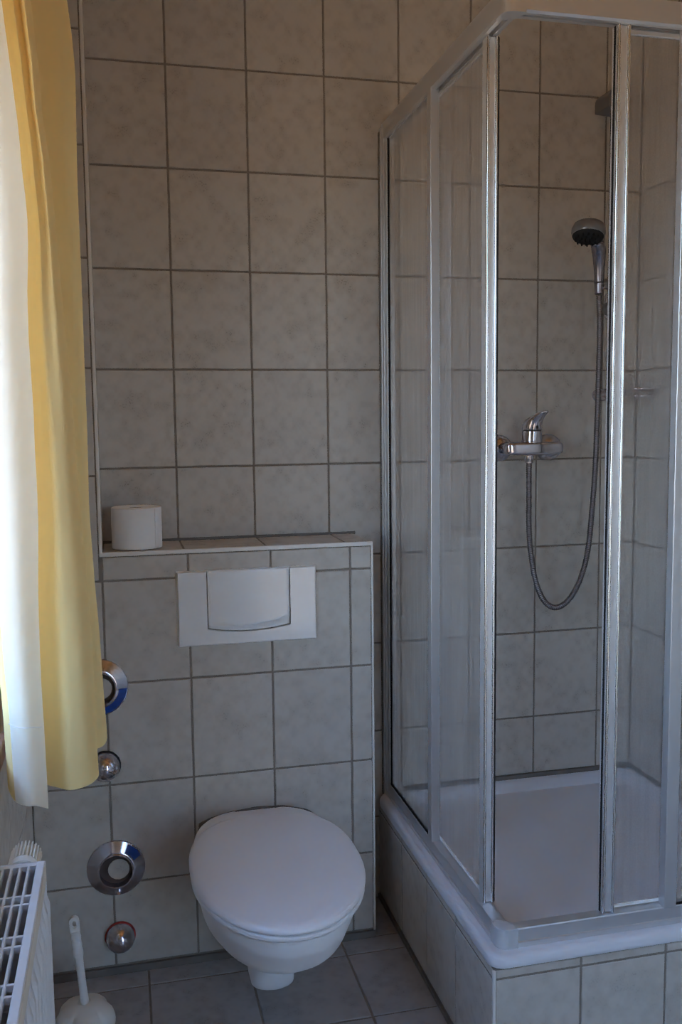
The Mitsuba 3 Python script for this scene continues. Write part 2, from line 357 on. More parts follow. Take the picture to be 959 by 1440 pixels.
put(k, 'pane', bx(fxr - 0.001, fxr, WY0 + 0.09, WY1 - 0.09, WZ0 + 0.09, WZ1 - 0.09).slice_plane([fxr - 0.0005, 0, 0], [1, 0, 0]) if False else trimesh.Trimesh([[fxr, WY0 + 0.09, WZ0 + 0.09], [fxr, WY1 - 0.09, WZ0 + 0.09], [fxr, WY1 - 0.09, WZ1 - 0.09], [fxr, WY0 + 0.09, WZ1 - 0.09]], [[0, 1, 2], [0, 2, 3]]), 'mat_pane', False)

k = thing('window_sill', 'brownish pink stone window sill showing behind the bottom of the curtain', 'window sill')
put(k, None, rbox(XL - 0.18, -0.3565, WY0 + 0.001, -0.692, 0.765, 0.800, 0.004), 'mat_stone_sill')

E1 = [(0.70, -0.2755), (0.772, -0.2758), (0.869, -0.2769), (0.935, -0.2784), (1.03, -0.2778), (1.088, -0.2768), (1.193, -0.2722), (1.25, -0.2714), (1.318, -0.2724), (1.375, -0.2717), (1.436, -0.2732),
      (1.501, -0.2744), (1.564, -0.2732), (1.608, -0.2704), (1.662, -0.2681), (1.694, -0.2688), (1.748, -0.2734), (1.812, -0.2759), (1.878, -0.2818), (1.998, -0.2924), (2.3, -0.318)]
E2 = [(0.70, -0.195), (0.773, -0.1973), (0.978, -0.199), (1.068, -0.2035), (1.155, -0.2078), (1.217, -0.2113), (1.312, -0.2139), (1.391, -0.2164), (1.451, -0.2199), (1.566, -0.2261), (1.682, -0.232), (1.786, -0.2373),
      (1.856, -0.2457), (1.932, -0.2482), (1.976, -0.2519), (2.042, -0.2568), (2.3, -0.275)]
E3 = [(0.70, -0.184), (0.756, -0.1851), (0.837, -0.1886), (0.959, -0.1924), (1.03, -0.1967), (1.115, -0.1999), (1.185, -0.2026), (1.323, -0.2007), (1.364, -0.2005), (1.463, -0.2008), (1.619, -0.2002), (1.738, -0.201),
      (1.829, -0.2008), (1.932, -0.1988), (2.002, -0.1974), (2.033, -0.1987), (2.081, -0.202), (2.133, -0.2075), (2.3, -0.222)]
E0 = [(0.70, -0.327), (0.764, -0.3289), (0.885, -0.3314), (0.972, -0.3363), (1.125, -0.3420), (1.465, -0.346), (2.3, -0.352)]
def at(tab, z):
    return np.interp(z, [a for a, _ in tab], [b for _, b in tab])
zc = np.r_[np.linspace(0.735, 0.80, 6), np.linspace(0.83, 2.263, 40)]
grid = []
for z in zc:
    e0, e1, e2, e3 = at(E0, z), at(E1, z), at(E2, z), at(E3, z)
    s = np.clip((z - 1.3) / 0.8, 0, 1)                    # extra pleat near the rod
    plan = [(e1, -0.872), (0.5 * (e0 + e1), -0.888 + 0.006 * s), (e0, -0.862), (max(e0 - 0.018, -0.353), -0.80), (-0.350, -0.742), (e1 - 0.055, -0.712),
            (e1 - 0.030, -0.775), (e1 * 0.86 + e2 * 0.14, -0.818 + 0.010 * s), (e1 * 0.50 + e2 * 0.50, -0.836 + 0.026 * s), (e1 * 0.14 + e2 * 0.86, -0.814), (e2, -0.772), (e2 - 0.014, -0.700),
            (min(e2, e3) * 0.6 + max(e2, e3) * 0.4 - 0.030, -0.655), (e2 * 0.3 + e3 * 0.7 - 0.004, -0.630), (e3, -0.572), (e3 - 0.018, -0.528), (e3 - 0.075, -0.505), (e3 - 0.135, -0.53)]
    c = catmull(np.array(plan), 9)
    dd = np.arange(len(c)) / 9.0                          # two slight pleats on the widest fold, stronger towards the rod
    c[:, 1] += (0.001 + 0.012 * s) * np.sin((dd - 6.5) * 2 * np.pi / 1.35) * np.clip(1 - np.abs(dd - 8.4) / 2.0, 0, 1)
    grid.append(np.c_[c, np.full(len(c), z)])
grid = np.array(grid)
d = np.linspace(0, 1, grid.shape[1])
fall = np.clip((0.95 - grid[:, :, 2]) / 0.2, 0, 1)
grid[:, :, 2] -= fall * 0.014 * np.clip(1 - d * 24, 0, 1)
nz, ns = grid.shape[:2]
vi = np.arange(nz * ns).reshape(nz, ns)
q = np.stack([vi[:-1, :-1], vi[:-1, 1:], vi[1:, 1:], vi[1:, :-1]], -1).reshape(-1, 4)
seg = np.r_[0, np.cumsum(np.linalg.norm(np.diff(grid[0, :, :2], axis=0), axis=1))]
uv = np.stack([np.broadcast_to(seg, (nz, ns)), grid[:, :, 2]], -1).reshape(-1, 2)
k = thing('curtain', 'yellow cloth curtain bunched at the side of the window above the radiator', 'curtain')
FL = 19                                                # the first columns are the front edge, turned over: it shows the pale reverse
gm, gu = grid[:, FL - 1:], uv.reshape(nz, ns, 2)
def sheet(g):
    a, b = g.shape[:2]
    vi = np.arange(a * b).reshape(a, b)
    return g.reshape(-1, 3), np.stack([vi[:-1, :-1], vi[:-1, 1:], vi[1:, 1:], vi[1:, :-1]], -1).reshape(-1, 4)
put(k, None, sheet(gm), 'mat_curtain', True, uv=gu[:, FL - 1:].reshape(-1, 2))
put(k, 'turned_edge', sheet(grid[:, :FL]), 'mat_curtain_reverse', True, 'pale turned-over front edge', uv=gu[:, :FL].reshape(-1, 2))
# stitched hem: a narrow row of thread on the turned-over front edge
hem = grid[:, :20]
zi = int(np.argmin(np.abs(zc - 0.865)))
put(k, 'hem_seam', tube(hem[zi, 1:20] + np.array([0, -0.0008, 0]), 0.0006, 5), 'mat_paper', True, 'pale stitched hem line')
k = thing('curtain_rod', 'white curtain rod over the window', 'curtain rod')
put(k, None, cat(tube([[-0.262, -1.95, 2.275], [-0.262, -0.44, 2.275]], 0.011, 14)), 'mat_white_paint', 40)
for y in (-1.88, -0.46):
    put(k, 'bracket', tube([[XL, y, 2.275], [-0.262, y, 2.275]], 0.008, 10), 'mat_white_paint', 40)

# ------------------------------------------------------------------ radiator with thermostat head, toilet brush
RX0, RX1, RYF, RZ = -0.350, -0.2715, -1.047, 0.714
k = thing('radiator', 'white panel radiator with slatted top grille under the window', 'radiator')
RYN = -1.66
yy = np.linspace(RYN, RYF - 0.03, 25 * 8 + 1)
xx = RX1 + 0.007 + 0.0035 * np.tanh(2.2 * np.cos((yy - RYF) * 2 * np.pi / 0.0333))
zz = [0.12, 0.135, RZ - 0.050, RZ - 0.028]
mm = [0.0, 1.0, 1.0, 0.0]
rows_ = np.array([np.c_[RX1 + 0.004 + (xx - RX1 - 0.004) * m_, yy, np.full(len(yy), z)] for z, m_ in zip(zz, mm)])
ii = np.arange(rows_.shape[0] * rows_.shape[1]).reshape(rows_.shape[:2])
q = np.stack([ii[:-1, :-1], ii[:-1, 1:], ii[1:, 1:], ii[1:, :-1]], -1).reshape(-1, 4)
corr = trimesh.Trimesh(rows_.reshape(-1, 3), np.vstack([q[:, [0, 1, 2]], q[:, [0, 2, 3]]]), process=False)
put(k, 'front_panel', cat(rbox(RX1 + 0.0005, RX1 + 0.0042, RYN, RYF - 0.029, 0.12, RZ - 0.0075, 0.0015), corr), 'mat_radiator', 40)
put(k, 'back_panel', rbox(RX0 - 0.004, RX0 + 0.008, RYN, RYF, 0.12, RZ - 0.012, 0.003), 'mat_radiator')
put(k, 'side_cover', cat(rbox(RX0, RX1 + 0.004, RYF - 0.004, RYF, 0.13, RZ + 0.001, 0.0015)), 'mat_radiator')
put(k, 'edge_strip', rbox(RX1 - 0.002, RX1 + 0.0045, RYN, RYF - 0.004, RZ - 0.03, RZ - 0.004, 0.002), 'mat_radiator_seam', label='yellowed seam below the grille edge')
put(k, 'convector', cat(bx(RX1 - 0.0015, RX1 + 0.0005, RYN + 0.01, RYF - 0.005, 0.12, RZ - 0.014), *[bx(RX0 + 0.008, RX1 - 0.002, RYN + 0.02 + 0.025 * i, RYN + 0.0208 + 0.025 * i, 0.16, RZ - 0.12) for i in range(23)]), 'mat_radiator', False)
put(k, 'grille_edge', cat(rbox(RX1 - 0.0085, RX1 + 0.003, RYN, RYF, RZ - 0.014, RZ + 0.001, 0.0015), rbox(RX0 - 0.004, RX0 + 0.004, RYN, RYF, RZ - 0.014, RZ + 0.001, 0.0015)), 'mat_radiator')
xs = RX1 - 0.0085 - 0.0083 - 0.0037
while xs > RX0 + 0.006:
    put(k, 'grille_bar', rbox(xs, xs + 0.0037, RYN, RYF, RZ - 0.010, RZ, 0.001, 1), 'mat_radiator'); xs -= 0.0120
put(k, 'grille_crossbar', bx(RX0, RX1 - 0.004, RYF - 0.012, RYF - 0.003, RZ - 0.012, RZ), 'mat_radiator', False)
for i in range(9):
    for o in (0.0, 0.023):
        y = RYF - 0.095 - o - 0.1035 * i
        if y > RYN: put(k, 'grille_crossbar', bx(RX0, RX1 - 0.004, y - 0.0045, y, RZ - 0.009, RZ - 0.0008), 'mat_radiator', False)
for y in (-1.2, -1.5):
    put(k, 'wall_bracket', bx(XL, RX0, y - 0.015, y + 0.015, 0.2, 0.62), 'mat_radiator', False)
k = thing('thermostat_head', 'ribbed white thermostat head at the far end of the radiator', 'thermostat')
tc = np.array([-0.301, 0, 0.697])
def ycyl(r0, r1, y0, y1, sides=40, c=tc):
    return lathe([(0.0001, y0), (r0, y0), (r1, y1), (0.0001, y1)], sides, 'y', (c[0], 0, c[2]))
put(k, 'body', cat(lathe([(0.0001, -1.044), (0.021, -1.044), (0.022, -1.040), (0.022, -1.030), (0.0145, -1.029), (0.0145, -0.985), (0.013, -0.978), (0.0001, -0.978)], 40, 'y', (tc[0], 0, tc[2]))), 'mat_old_plastic', 35)
put(k, 'core', ycyl(0.0145, 0.0145, -1.029, -0.986), 'mat_old_plastic', 35)
ribs = []
for i in range(26):
    a = 2 * math.pi * i / 26
    b = rbox(-0.0010, 0.0010, -1.031, -0.982, 0.0135, 0.0232, 0.0008, 1)
    b.apply_transform(trimesh.transformations.rotation_matrix(a, [0, 1, 0])); b.apply_translation(tc)
    ribs.append(b)
put(k, 'rib', cat(*ribs), 'mat_old_plastic', 30)
put(k, 'valve', cat(tube([[tc[0], -1.060, tc[2] - 0.0], [tc[0], -1.040, tc[2]]], 0.011, 14)), 'mat_chrome_dull', 40)

BRX, BRY = -0.2565, -0.452
k = thing('toilet_brush_holder', 'white plastic toilet brush holder with petal-shaped sides on the floor by the radiator', 'toilet brush holder')
def petal_ring(r, z, lob, n=96):
    a = np.arange(n) * 2 * np.pi / n
    rr = r * (1 + lob * np.abs(np.cos(2.5 * a + 0.5)) ** 0.7 - lob * 0.5)
    return np.stack([BRX + rr * np.cos(a), BRY + rr * np.sin(a), np.full(n, z)], -1)
prof = [(0.040, 0.0, 0.0), (0.045, 0.003, 0.0), (0.053, 0.02, 0.08), (0.059, 0.045, 0.16), (0.060, 0.065, 0.22), (0.055, 0.083, 0.24), (0.044, 0.096, 0.20), (0.028, 0.104, 0.10), (0.014, 0.108, 0.0), (0.0125, 0.104, 0.0)]
pp = np.array(prof); tt = np.linspace(0, len(prof) - 1, 40)
prof2 = [tuple(np.interp(t, np.arange(len(prof)), pp[:, j]) for j in range(3)) for t in tt]
put(k, None, loft([petal_ring(*p) for p in prof2], True, True), 'mat_old_plastic', 40)
k = thing('toilet_brush', 'white toilet brush handle with a hanging hole, standing in its holder', 'toilet brush')
tilt = lambda h: np.array([BRX + 0.002 - 0.017 * (h - 0.10) / 0.2, BRY + 0.004 * (h - 0.1) / 0.2, h])
hs = [0.100, 0.14, 0.19, 0.205, 0.212, 0.222, 0.230, 0.238, 0.246, 0.254, 0.262, 0.270]
hr = [0.0088, 0.0084, 0.0084, 0.0086, 0.0104, 0.0110, 0.0096, 0.0108, 0.0096, 0.0108, 0.0096, 0.0100]
stem = tube(catmull([tilt(h) for h in hs], 6), np.interp(np.linspace(0, len(hs) - 1, 6 * (len(hs) - 1) + 1), np.arange(len(hs)), hr), 18)
outer = Point(0, 0.012).buffer(0.0102).union(sbox(-0.0102, -0.012, 0.0102, 0.012))
hole = Point(0, 0.010).buffer(0.0045).union(Point(0, 0.001).buffer(0.0045)).convex_hull
eye = prism(outer.difference(hole), 0.012, '-y')
eye.apply_translation((0, 0.006, 0))
eye.apply_transform(trimesh.transformations.rotation_matrix(math.radians(-5), [0, 1, 0]))
eye.apply_translation(tilt(0.279))
put(k, 'handle', cat(stem, eye), 'mat_plastic', 40)

# ------------------------------------------------------------------ chrome fittings on the boxing
def rosette(x, z, label, film):
    k = thing('pipe_rosette', label, 'pipe rosette', 'chrome pipe rosettes on the tiled boxing')
    o = (x, BY - 0.001, z)
    put(k, 'flange', lathe([(0.0695, 0.0), (0.0695, 0.003), (0.0685, 0.005), (0.046, 0.017), (0.0425, 0.0175), (0.041, 0.0165)], 64, '-y', o), 'mat_chrome', 25)
    a = np.radians(np.linspace(*film, 14))                  # a blue sector laid over part of the flange
    ring = lambda r, h: np.stack([x + r * np.cos(a), np.full(len(a), BY - 0.001 - h), z + r * np.sin(a)], -1)
    fv = np.vstack([ring(0.0660, 0.0068), ring(0.0475, 0.0167)])
    n_ = np.arange(len(a) - 1)
    put(k, 'film', trimesh.Trimesh(fv, np.vstack([np.stack([n_, n_ + 1, n_ + 15], -1), np.stack([n_, n_ + 15, n_ + 14], -1)]), process=False), 'mat_blue_patch', True, 'blue patch on the chrome')
    put(k, 'collar', lathe([(0.0420, 0.004), (0.0420, 0.023), (0.0412, 0.0243), (0.0398, 0.0243), (0.039, 0.023), (0.039, 0.0015)], 64, '-y', o), 'mat_chrome', 25)
    put(k, 'plug', lathe([(0.0391, 0.001), (0.0391, 0.0025), (0.026, 0.003), (0.0001, 0.003)], 48, '-y', o), 'mat_rust', 25)
    put(k, 'stub', lathe([(0.0255, 0.002), (0.0255, 0.005), (0.0235, 0.0058), (0.0001, 0.0058)], 48, '-y', (x + 0.006, BY - 0.001, z - 0.003)), 'mat_tile_0', 25)
rosette(-0.2095, 0.7275, 'chrome ring rosette half hidden by the curtain edge', (-88, -4))
rosette(-0.1838, 0.2738, 'chrome ring rosette on the tiles left of the toilet, above the round red-sealed cap', (26, 62))
def dome(x, z, label, red):
    k = thing('valve_cap', label, 'valve cap', 'chrome dome caps on the tiled boxing')
    a = np.linspace(0, math.pi / 2, 14)
    R = 0.0345
    put(k, 'dome', lathe([(R * 0.99, 0.002), (R, 0.012)] + [(max(R * math.cos(t), 0.0001), 0.012 + R * math.sin(t)) for t in a[1:]], 56, '-y', (x, BY, z)), 'mat_chrome', 60)
    put(k, 'seal_or_shade_ring', lathe([(0.0365, 0.0), (0.0372, 0.003), (0.0355, 0.0062), (0.033, 0.0065)], 48, '-y', (x, BY, z)), 'mat_red' if red else 'mat_dark', 60, 'red seal ring' if red else 'dark seal ring')
dome(-0.2005, 0.5335, 'chrome ball-shaped cap beside the bottom of the yellow curtain', False)
dome(-0.1795, 0.0975, 'chrome ball-shaped cap with a red ring, near the floor', True)

# ------------------------------------------------------------------ flush plate, toilet, paper roll
k = thing('flush_plate', 'white plastic flush plate with one wide button on the cistern boxing', 'flush plate')
X0, X1, Z0, Z1 = -0.0205, 0.3255, 0.8120, 0.9985
bx0, bx1, bz = 0.0545, 0.2555, 0.857
def arc_bottom(x0, x1, z, dip, n=24):
    t = np.linspace(0, 1, n)
    return [(x0 + (x1 - x0) * a, z - dip * 4 * a * (1 - a)) for a in t]
def inset_plate(poly, y0, y1, bev):
    """polygon in (x, z) from y0 out to y1 with a bevelled front"""
    p = np.array(poly.exterior.coords)[:-1]
    i = np.array(poly.buffer(-bev, join_style=2).exterior.coords)[:-1]
    return p, i
gap = 0.0022
hole = Polygon(arc_bottom(bx0 - gap, bx1 + gap, bz - gap, 0.0105) + [(bx1 + gap, Z1 + 0.01), (bx0 - gap, Z1 + 0.01)])
plate = sbox(X0, Z0, X1, Z1)
def layered(poly_fn, depths, y):
    return cat(*[None])
base = m3.Manifold.batch_hull([m3.Manifold.sphere(0.002, 12).translate((x, yy, z)) for x, z, yy in
        [(X0 + .002, Z0 + .002, BY), (X1 - .002, Z0 + .002, BY), (X0 + .002, Z1 - .002, BY), (X1 - .002, Z1 - .002, BY), (X0 + .006, Z0 + .006, BY - 0.013), (X1 - .006, Z0 + .006, BY - 0.013), (X0 + .006, Z1 - .004, BY - 0.013), (X1 - .006, Z1 - .004, BY - 0.013)]])
def extr(poly, y0, y1):
    c = m3.CrossSection([np.array(poly.exterior.coords)[:-1]])
    return m3.Manifold.extrude(c, y0 - y1).rotate((90, 0, 0)).translate((0, y0, 0))
cavity = extr(sbox(X0 + 0.006, Z0 + 0.006, X1 - 0.006, Z1 - 0.006), BY + 0.01, BY - 0.0105)
put(k, 'frame', to_tm(base - cavity - extr(hole, BY - 0.0025, BY - 0.05)), 'mat_plastic', 25)
# the button: flat above, scooped out in a lens along its lower edge
nx, nzv = 48, 40
rows_ = []
for j in range(nzv + 1):
    v = j / nzv
    r_ = []
    for i in range(nx + 1):
        u = i / nx
        zb = bz - 0.0105 * 4 * u * (1 - u)
        z = zb + (Z1 - 0.001 - zb) * v
        x = bx0 + (bx1 - bx0) * u
        y = -0.0145
        ze = (z - zb)
        lens = 0.024 * (0.30 + 0.9 * (u ** 1.5) * 0.8)
        if ze < lens: y += 0.0055 * math.sin(math.pi * 0.5 * (1 - ze / lens)) ** 1.2
        edge = min(u, 1 - u) * (bx1 - bx0)
        if edge < 0.0015: y += 0.0015 - edge
        if Z1 - 0.001 - z < 0.002: y += 0.002 - (Z1 - 0.001 - z)
        r_.append((x, BY + y, z))
    rows_.append(r_)
gv = np.array(rows_)
ii = np.arange(gv.shape[0] * gv.shape[1]).reshape(gv.shape[:2])
q = np.stack([ii[:-1, :-1], ii[:-1, 1:], ii[1:, 1:], ii[1:, :-1]], -1).reshape(-1, 4)
front = (gv.reshape(-1, 3), np.vstack([q[:, [0, 1, 2]], q[:, [0, 2, 3]]]))
bnd = np.r_[ii[0, :], ii[1:, -1], ii[-1, -2::-1], ii[-2:0:-1, 0]]
bv = front[0][bnd].copy(); bv2 = bv.copy(); bv2[:, 1] += 0.0035
skirt = loft([bv2, bv], False, False)
put(k, 'button', cat(trimesh.Trimesh(*front, process=False), skirt), 'mat_plastic', 35)

k = thing('toilet', 'white wall-hung toilet with closed lid', 'toilet')
TX = 0.157
N = 96
def egg(cx, hw, yb, yf, z, back=2.6, front=2.0, n=N):
    """closed loop: widest point at 45 % of the length, blunt at the back (yb), rounder at the front (yf)"""
    ym = yb + (yf - yb) * 0.47
    a = np.arange(n) * 2 * np.pi / n
    c, s = np.cos(a), np.sin(a)
    e = np.where(s < 0, back, front)
    x = cx + hw * np.sign(c) * np.abs(c) ** (2 / e)
    y = np.where(s >= 0, ym + (yf - ym) * np.abs(s) ** (2 / e), ym + (yb - ym) * np.abs(s) ** (2 / e))
    return np.stack([x, y, np.full(n, z)], -1)[::-1]
# bowl: from the wall plane outwards it is an egg at the rim that closes towards the foot
def bowl_ring(z):
    t = np.interp(z, [0.068, 0.078, 0.10, 0.166, 0.182, 0.203, 0.242, 0.29, 0.345, 0.372, 0.385], np.arange(11))
    hw = np.interp(t, np.arange(11), [0.036, 0.049, 0.054, 0.055, 0.074, 0.106, 0.139, 0.160, 0.170, 0.173, 0.171])
    yf = np.interp(t, np.arange(11), [-0.450, -0.470, -0.477, -0.480, -0.520, -0.590, -0.675, -0.748, -0.790, -0.797, -0.794])
    yb = np.interp(t, np.arange(11), [-0.42, -0.40, -0.36, -0.33, -0.29, -0.24, -0.205, -0.192, -0.190, -0.190, -0.190])
    return egg(TX + 0.003, hw, yb, yf, z, 2.9, 2.0)
zsb = np.r_[0.068, 0.070, 0.073, 0.078, 0.085, 0.095, 0.11, 0.13, 0.155, 0.163, 0.1665, 0.171, 0.176, np.linspace(0.182, 0.36, 21), 0.372, 0.379, 0.383, 0.385]
put(k, 'bowl', loft([bowl_ring(z) for z in zsb]), 'mat_ceramic', 60)
sr = [(0.166, -0.790, 0.3868), (0.1795, -0.8085, 0.3875), (0.1820, -0.812, 0.391), (0.1822, -0.8122, 0.396), (0.1805, -0.810, 0.3998), (0.174, -0.802, 0.4005)]
put(k, 'seat', loft([egg(TX, hw, -0.305, yf, z, 2.6, 2.0) for hw, yf, z in sr]), 'mat_lid', 50)
lr = [(0.174, -0.802, 0.4028), (0.1818, -0.8115, 0.4032), (0.1838, -0.815, 0.4055), (0.184, -0.8155, 0.4085), (0.1825, -0.814, 0.413), (0.178, -0.809, 0.4175), (0.170, -0.800, 0.4205), (0.155, -0.785, 0.4228), (0.12, -0.745, 0.4248), (0.06, -0.66, 0.4258), (0.02, -0.60, 0.426)]
put(k, 'lid', loft([egg(TX, hw, -0.298 - (0.184 - hw) * 0.75, yf, z, 2.7, 2.0) for hw, yf, z in lr]), 'mat_lid', 50)
for x in (TX - 0.078, TX + 0.078):
    put(k, 'hinge', tube([[x - 0.016, -0.290, 0.3965], [x + 0.016, -0.290, 0.3965]], 0.010, 20), 'mat_lid', 40)
# mounting shoulder against the wall with its browned sealing joint
arch = [(-0.143, 0.335), (-0.141, 0.360), (-0.115, 0.371), (-0.06, 0.382), (0.0, 0.387), (0.07, 0.383), (0.125, 0.368), (0.141, 0.360), (0.143, 0.335), (0.12, 0.22), (-0.12, 0.22)]
ap = Polygon([(0.1625 + x, z) for x, z in arch])
put(k, 'shoulder', prism(ap.buffer(-0.004), 0.10, '-y').apply_translation((0, BY - 0.002, 0)), 'mat_ceramic', 30)
put(k, 'sealing_joint', prism(ap.buffer(0.0025), 0.008, '-y').apply_translation((0, BY, 0)), 'mat_sealant', 30, 'brownish joint between toilet and tiles')

k = thing('toilet_paper_roll', 'white toilet paper roll standing on the tiled ledge', 'toilet paper')
c = (-0.1075, -0.1165, BT + 0.0018)
put(k, 'paper', lathe([(0.021, 0.0005), (0.058, 0.0005), (0.0595, 0.002), (0.060, 0.05), (0.0595, 0.0985), (0.058, 0.100), (0.023, 0.100), (0.021, 0.0985), (0.0205, 0.05), (0.021, 0.0005)], 72, 'z', c), 'mat_paper', 40)
put(k, 'core', lathe([(0.0207, 0.001), (0.0207, 0.0975), (0.0195, 0.0975), (0.0195, 0.001)], 40, 'z', c), 'mat_card', 40)
sh = []
for r in (0.0606, 0.0612):
    a = np.radians(np.linspace(-46, 35, 20)); sh.append(r)
a = np.radians(np.linspace(-44, 40, 24))
o = np.stack([c[0] + 0.0612 * np.cos(a), c[1] + 0.0612 * np.sin(a)], -1); i_ = np.stack([c[0] + 0.0600 * np.cos(a), c[1] + 0.0600 * np.sin(a)], -1)
put(k, 'loose_sheet', prism(Polygon(np.vstack([o, i_[::-1]])), 0.0975).apply_translation((0, 0, c[2] + 0.0012)), 'mat_paper', 40, 'loose end of the paper')

# ------------------------------------------------------------------ shower tray
TX0, TY0 = 0.533, -0.829
def rrect(x0, x1, y0, y1, r, z, n=14):
    pts = []
    for cx, cy, a0 in ((x1 - r, y1 - r, 0), (x0 + r, y1 - r, 90), (x0 + r, y0 + r, 180), (x1 - r, y0 + r, 270)):
        a = np.radians(a0 + np.linspace(0, 90, n))
        pts += list(zip(cx + r * np.cos(a), cy + r * np.sin(a)))
    return np.c_[np.array(pts), np.full(len(pts), z)]
def tray_ring(i, z, r, iw=None):
    w = i if iw is None else iw
    return rrect(TX0 + i, XR - w, TY0 + i, -w, r, z)
rings = [tray_ring(0.004, 0.2805, 0.028, 0.0005), tray_ring(0.001, 0.282, 0.030, 0.0005), tray_ring(0.0, 0.288, 0.031, 0.0005), tray_ring(0.0, 0.298, 0.031, 0.0005), tray_ring(0.003, 0.304, 0.03, 0.0005), tray_ring(0.008, 0.3072, 0.028, 0.0005), tray_ring(0.014, 0.308, 0.026, 0.0005),
         tray_ring(0.062, 0.308, 0.04, 0.006), tray_ring(0.068, 0.306, 0.045, 0.010), tray_ring(0.074, 0.301, 0.05, 0.018), tray_ring(0.080, 0.29, 0.055, 0.028), tray_ring(0.098, 0.19, 0.06, 0.085), tray_ring(0.105, 0.168, 0.065, 0.100), tray_ring(0.118, 0.158, 0.07, 0.118), tray_ring(0.14, 0.153, 0.08, 0.145), tray_ring(0.25, 0.149, 0.08, 0.22), tray_ring(0.37, 0.147, 0.02, 0.36)]
k = thing('shower_tray', 'white shower tray with a rounded rim on the tiled base', 'shower tray')
put(k, None, loft(rings, True, True), 'mat_tray', 50)
put(k, 'drain', lathe([(0.045, 0.0), (0.045, 0.003), (0.042, 0.0045), (0.0001, 0.0055)], 40, 'z', (0.95, -0.40, 0.147)), 'mat_chrome', 30)

# ------------------------------------------------------------------ shower enclosure
k = thing('shower_enclosure', 'aluminium framed corner shower enclosure with streaky glass', 'shower enclosure')
FXL, FYF = 0.556, -0.808          # outer faces of the two sides
ZB, ZT = 0.3085, 2.130
rail_low = [(0.0, 0.0), (0.034, 0.0), (0.034, 0.034), (0.026, 0.0385), (0.004, 0.0385), (0.0025, 0.036), (0.0025, 0.012), (0.0, 0.0105)]
rail_top = [(0.0, 0.004), (0.004, 0.0), (0.012, 0.0), (0.012, 0.010), (0.024, 0.010), (0.024, 0.002), (0.034, 0.002), (0.034, 0.045), (0.0, 0.045)]
def left_rail(sec, z, y0, y1):
    m = prism(Polygon([(FXL + a, b) for a, b in sec]), y1 - y0, 'y'); m.apply_translation((0, y0, z)); return m
def front_rail(sec, z, x0, x1):
    m = prism(Polygon([(FYF + a, b) for a, b in sec]), x1 - x0, 'x'); m.apply_translation((x0, 0, z)); return m
put(k, 'bottom_rail', left_rail(rail_low, ZB, FYF + 0.032, -0.002), 'mat_painted_aluminium', 20)
put(k, 'bottom_rail', front_rail(rail_low, ZB, FXL + 0.032, XR - 0.001), 'mat_painted_aluminium', 20)
put(k, 'top_rail', left_rail(rail_top, ZT - 0.045, FYF + 0.030, -0.002), 'mat_painted_aluminium', 20)
put(k, 'top_rail', front_rail(rail_top, ZT - 0.045, FXL + 0.030, XR - 0.001), 'mat_painted_aluminium', 20)
def corner(z0, z1, grow, depth=0.036, r=0.022):
    x0, y0 = FXL - grow, FYF - grow
    outer = Polygon([(x0 + r - r * math.cos(a), y0 + r - r * math.sin(a)) for a in np.linspace(0, math.pi / 2, 16)] + [(x0 + depth + 0.006, y0), (x0 + depth + 0.006, y0 + 0.012), (x0 + depth, y0 + depth - 0.006), (x0 + depth - 0.006, y0 + depth), (x0 + 0.012, y0 + depth + 0.006), (x0, y0 + depth + 0.006)])
    n = np.array(outer.exterior.coords)[:-1]
    c = n.mean(0)
    i = c + (n - c) * 0.88
    return loft([np.c_[n, np.full(len(n), z0)], np.c_[n, np.full(len(n), z1 - 0.003)], np.c_[c + (n - c) * 0.96, np.full(len(n), z1 - 0.0007)], np.c_[i, np.full(len(n), z1)]])
put(k, 'corner_cap', corner(ZB, ZB + 0.0405, 0.0012), 'mat_cap_plastic', 25, 'grey plastic corner piece of the bottom rail')
put(k, 'corner_cap', corner(ZT - 0.046, ZT + 0.0015, 0.0012), 'mat_painted_aluminium', 25, 'corner piece of the top rail')
# wall side of the left screen
put(k, 'wall_profile', cat(rbox(FXL - 0.006, FXL + 0.034, -0.016, 0.0, ZB, ZT - 0.012, 0.002), rbox(FXL - 0.002, FXL + 0.030, -0.024, -0.018, ZB, ZT - 0.004, 0.0015)), 'mat_painted_aluminium')
put(k, 'wall_seal', bx(FXL - 0.008, FXL - 0.001, -0.008, 0.001, ZB, ZT - 0.02), 'mat_sealant', False, 'dark silicone joint along the wall')
put(k, 'wall_profile', cat(rbox(XR - 0.03, XR, FYF + 0.002, FYF + 0.034, ZB, ZT - 0.004, 0.002)), 'mat_painted_aluminium')
GZ0, GZ1 = ZB + 0.038, ZT - 0.040
def pane(x0, y0, x1, y1, z0=GZ0, z1=GZ1):
    return trimesh.Trimesh([[x0, y0, z0], [x1, y1, z0], [x1, y1, z1], [x0, y0, z1]], [[0, 1, 2], [0, 2, 3]])
GO, GI = 0.009, 0.024
def upright(x0, x1, y0, y1, z0=GZ0 - 0.002, z1=GZ1 + 0.004, r=0.002):
    return rbox(x0, x1, y0, y1, z0, z1, r)
# left fixed panel
p = key_of(f'{k}__fixed_panel')
put(p, 'glass', pane(FXL + GO, -0.385, FXL + GO, -0.026), 'mat_lime_glass', False)
put(p, 'wall_frame', upright(FXL + 0.003, FXL + 0.016, -0.040, -0.026), 'mat_painted_aluminium')
put(p, 'gasket', upright(FXL + 0.006, FXL + 0.012, -0.0435, -0.040, r=0.001), 'mat_rubber')
put(p, 'end_post', upright(FXL - 0.0005, FXL + 0.0215, -0.4015, -0.376), 'mat_painted_aluminium')
for z in (GZ1 - 0.004, GZ0 - 0.002): put(p, 'glazing_bar', rbox(FXL + 0.005, FXL + 0.013, -0.376, -0.026, z, z + 0.005, 0.001, 1), 'mat_rubber')
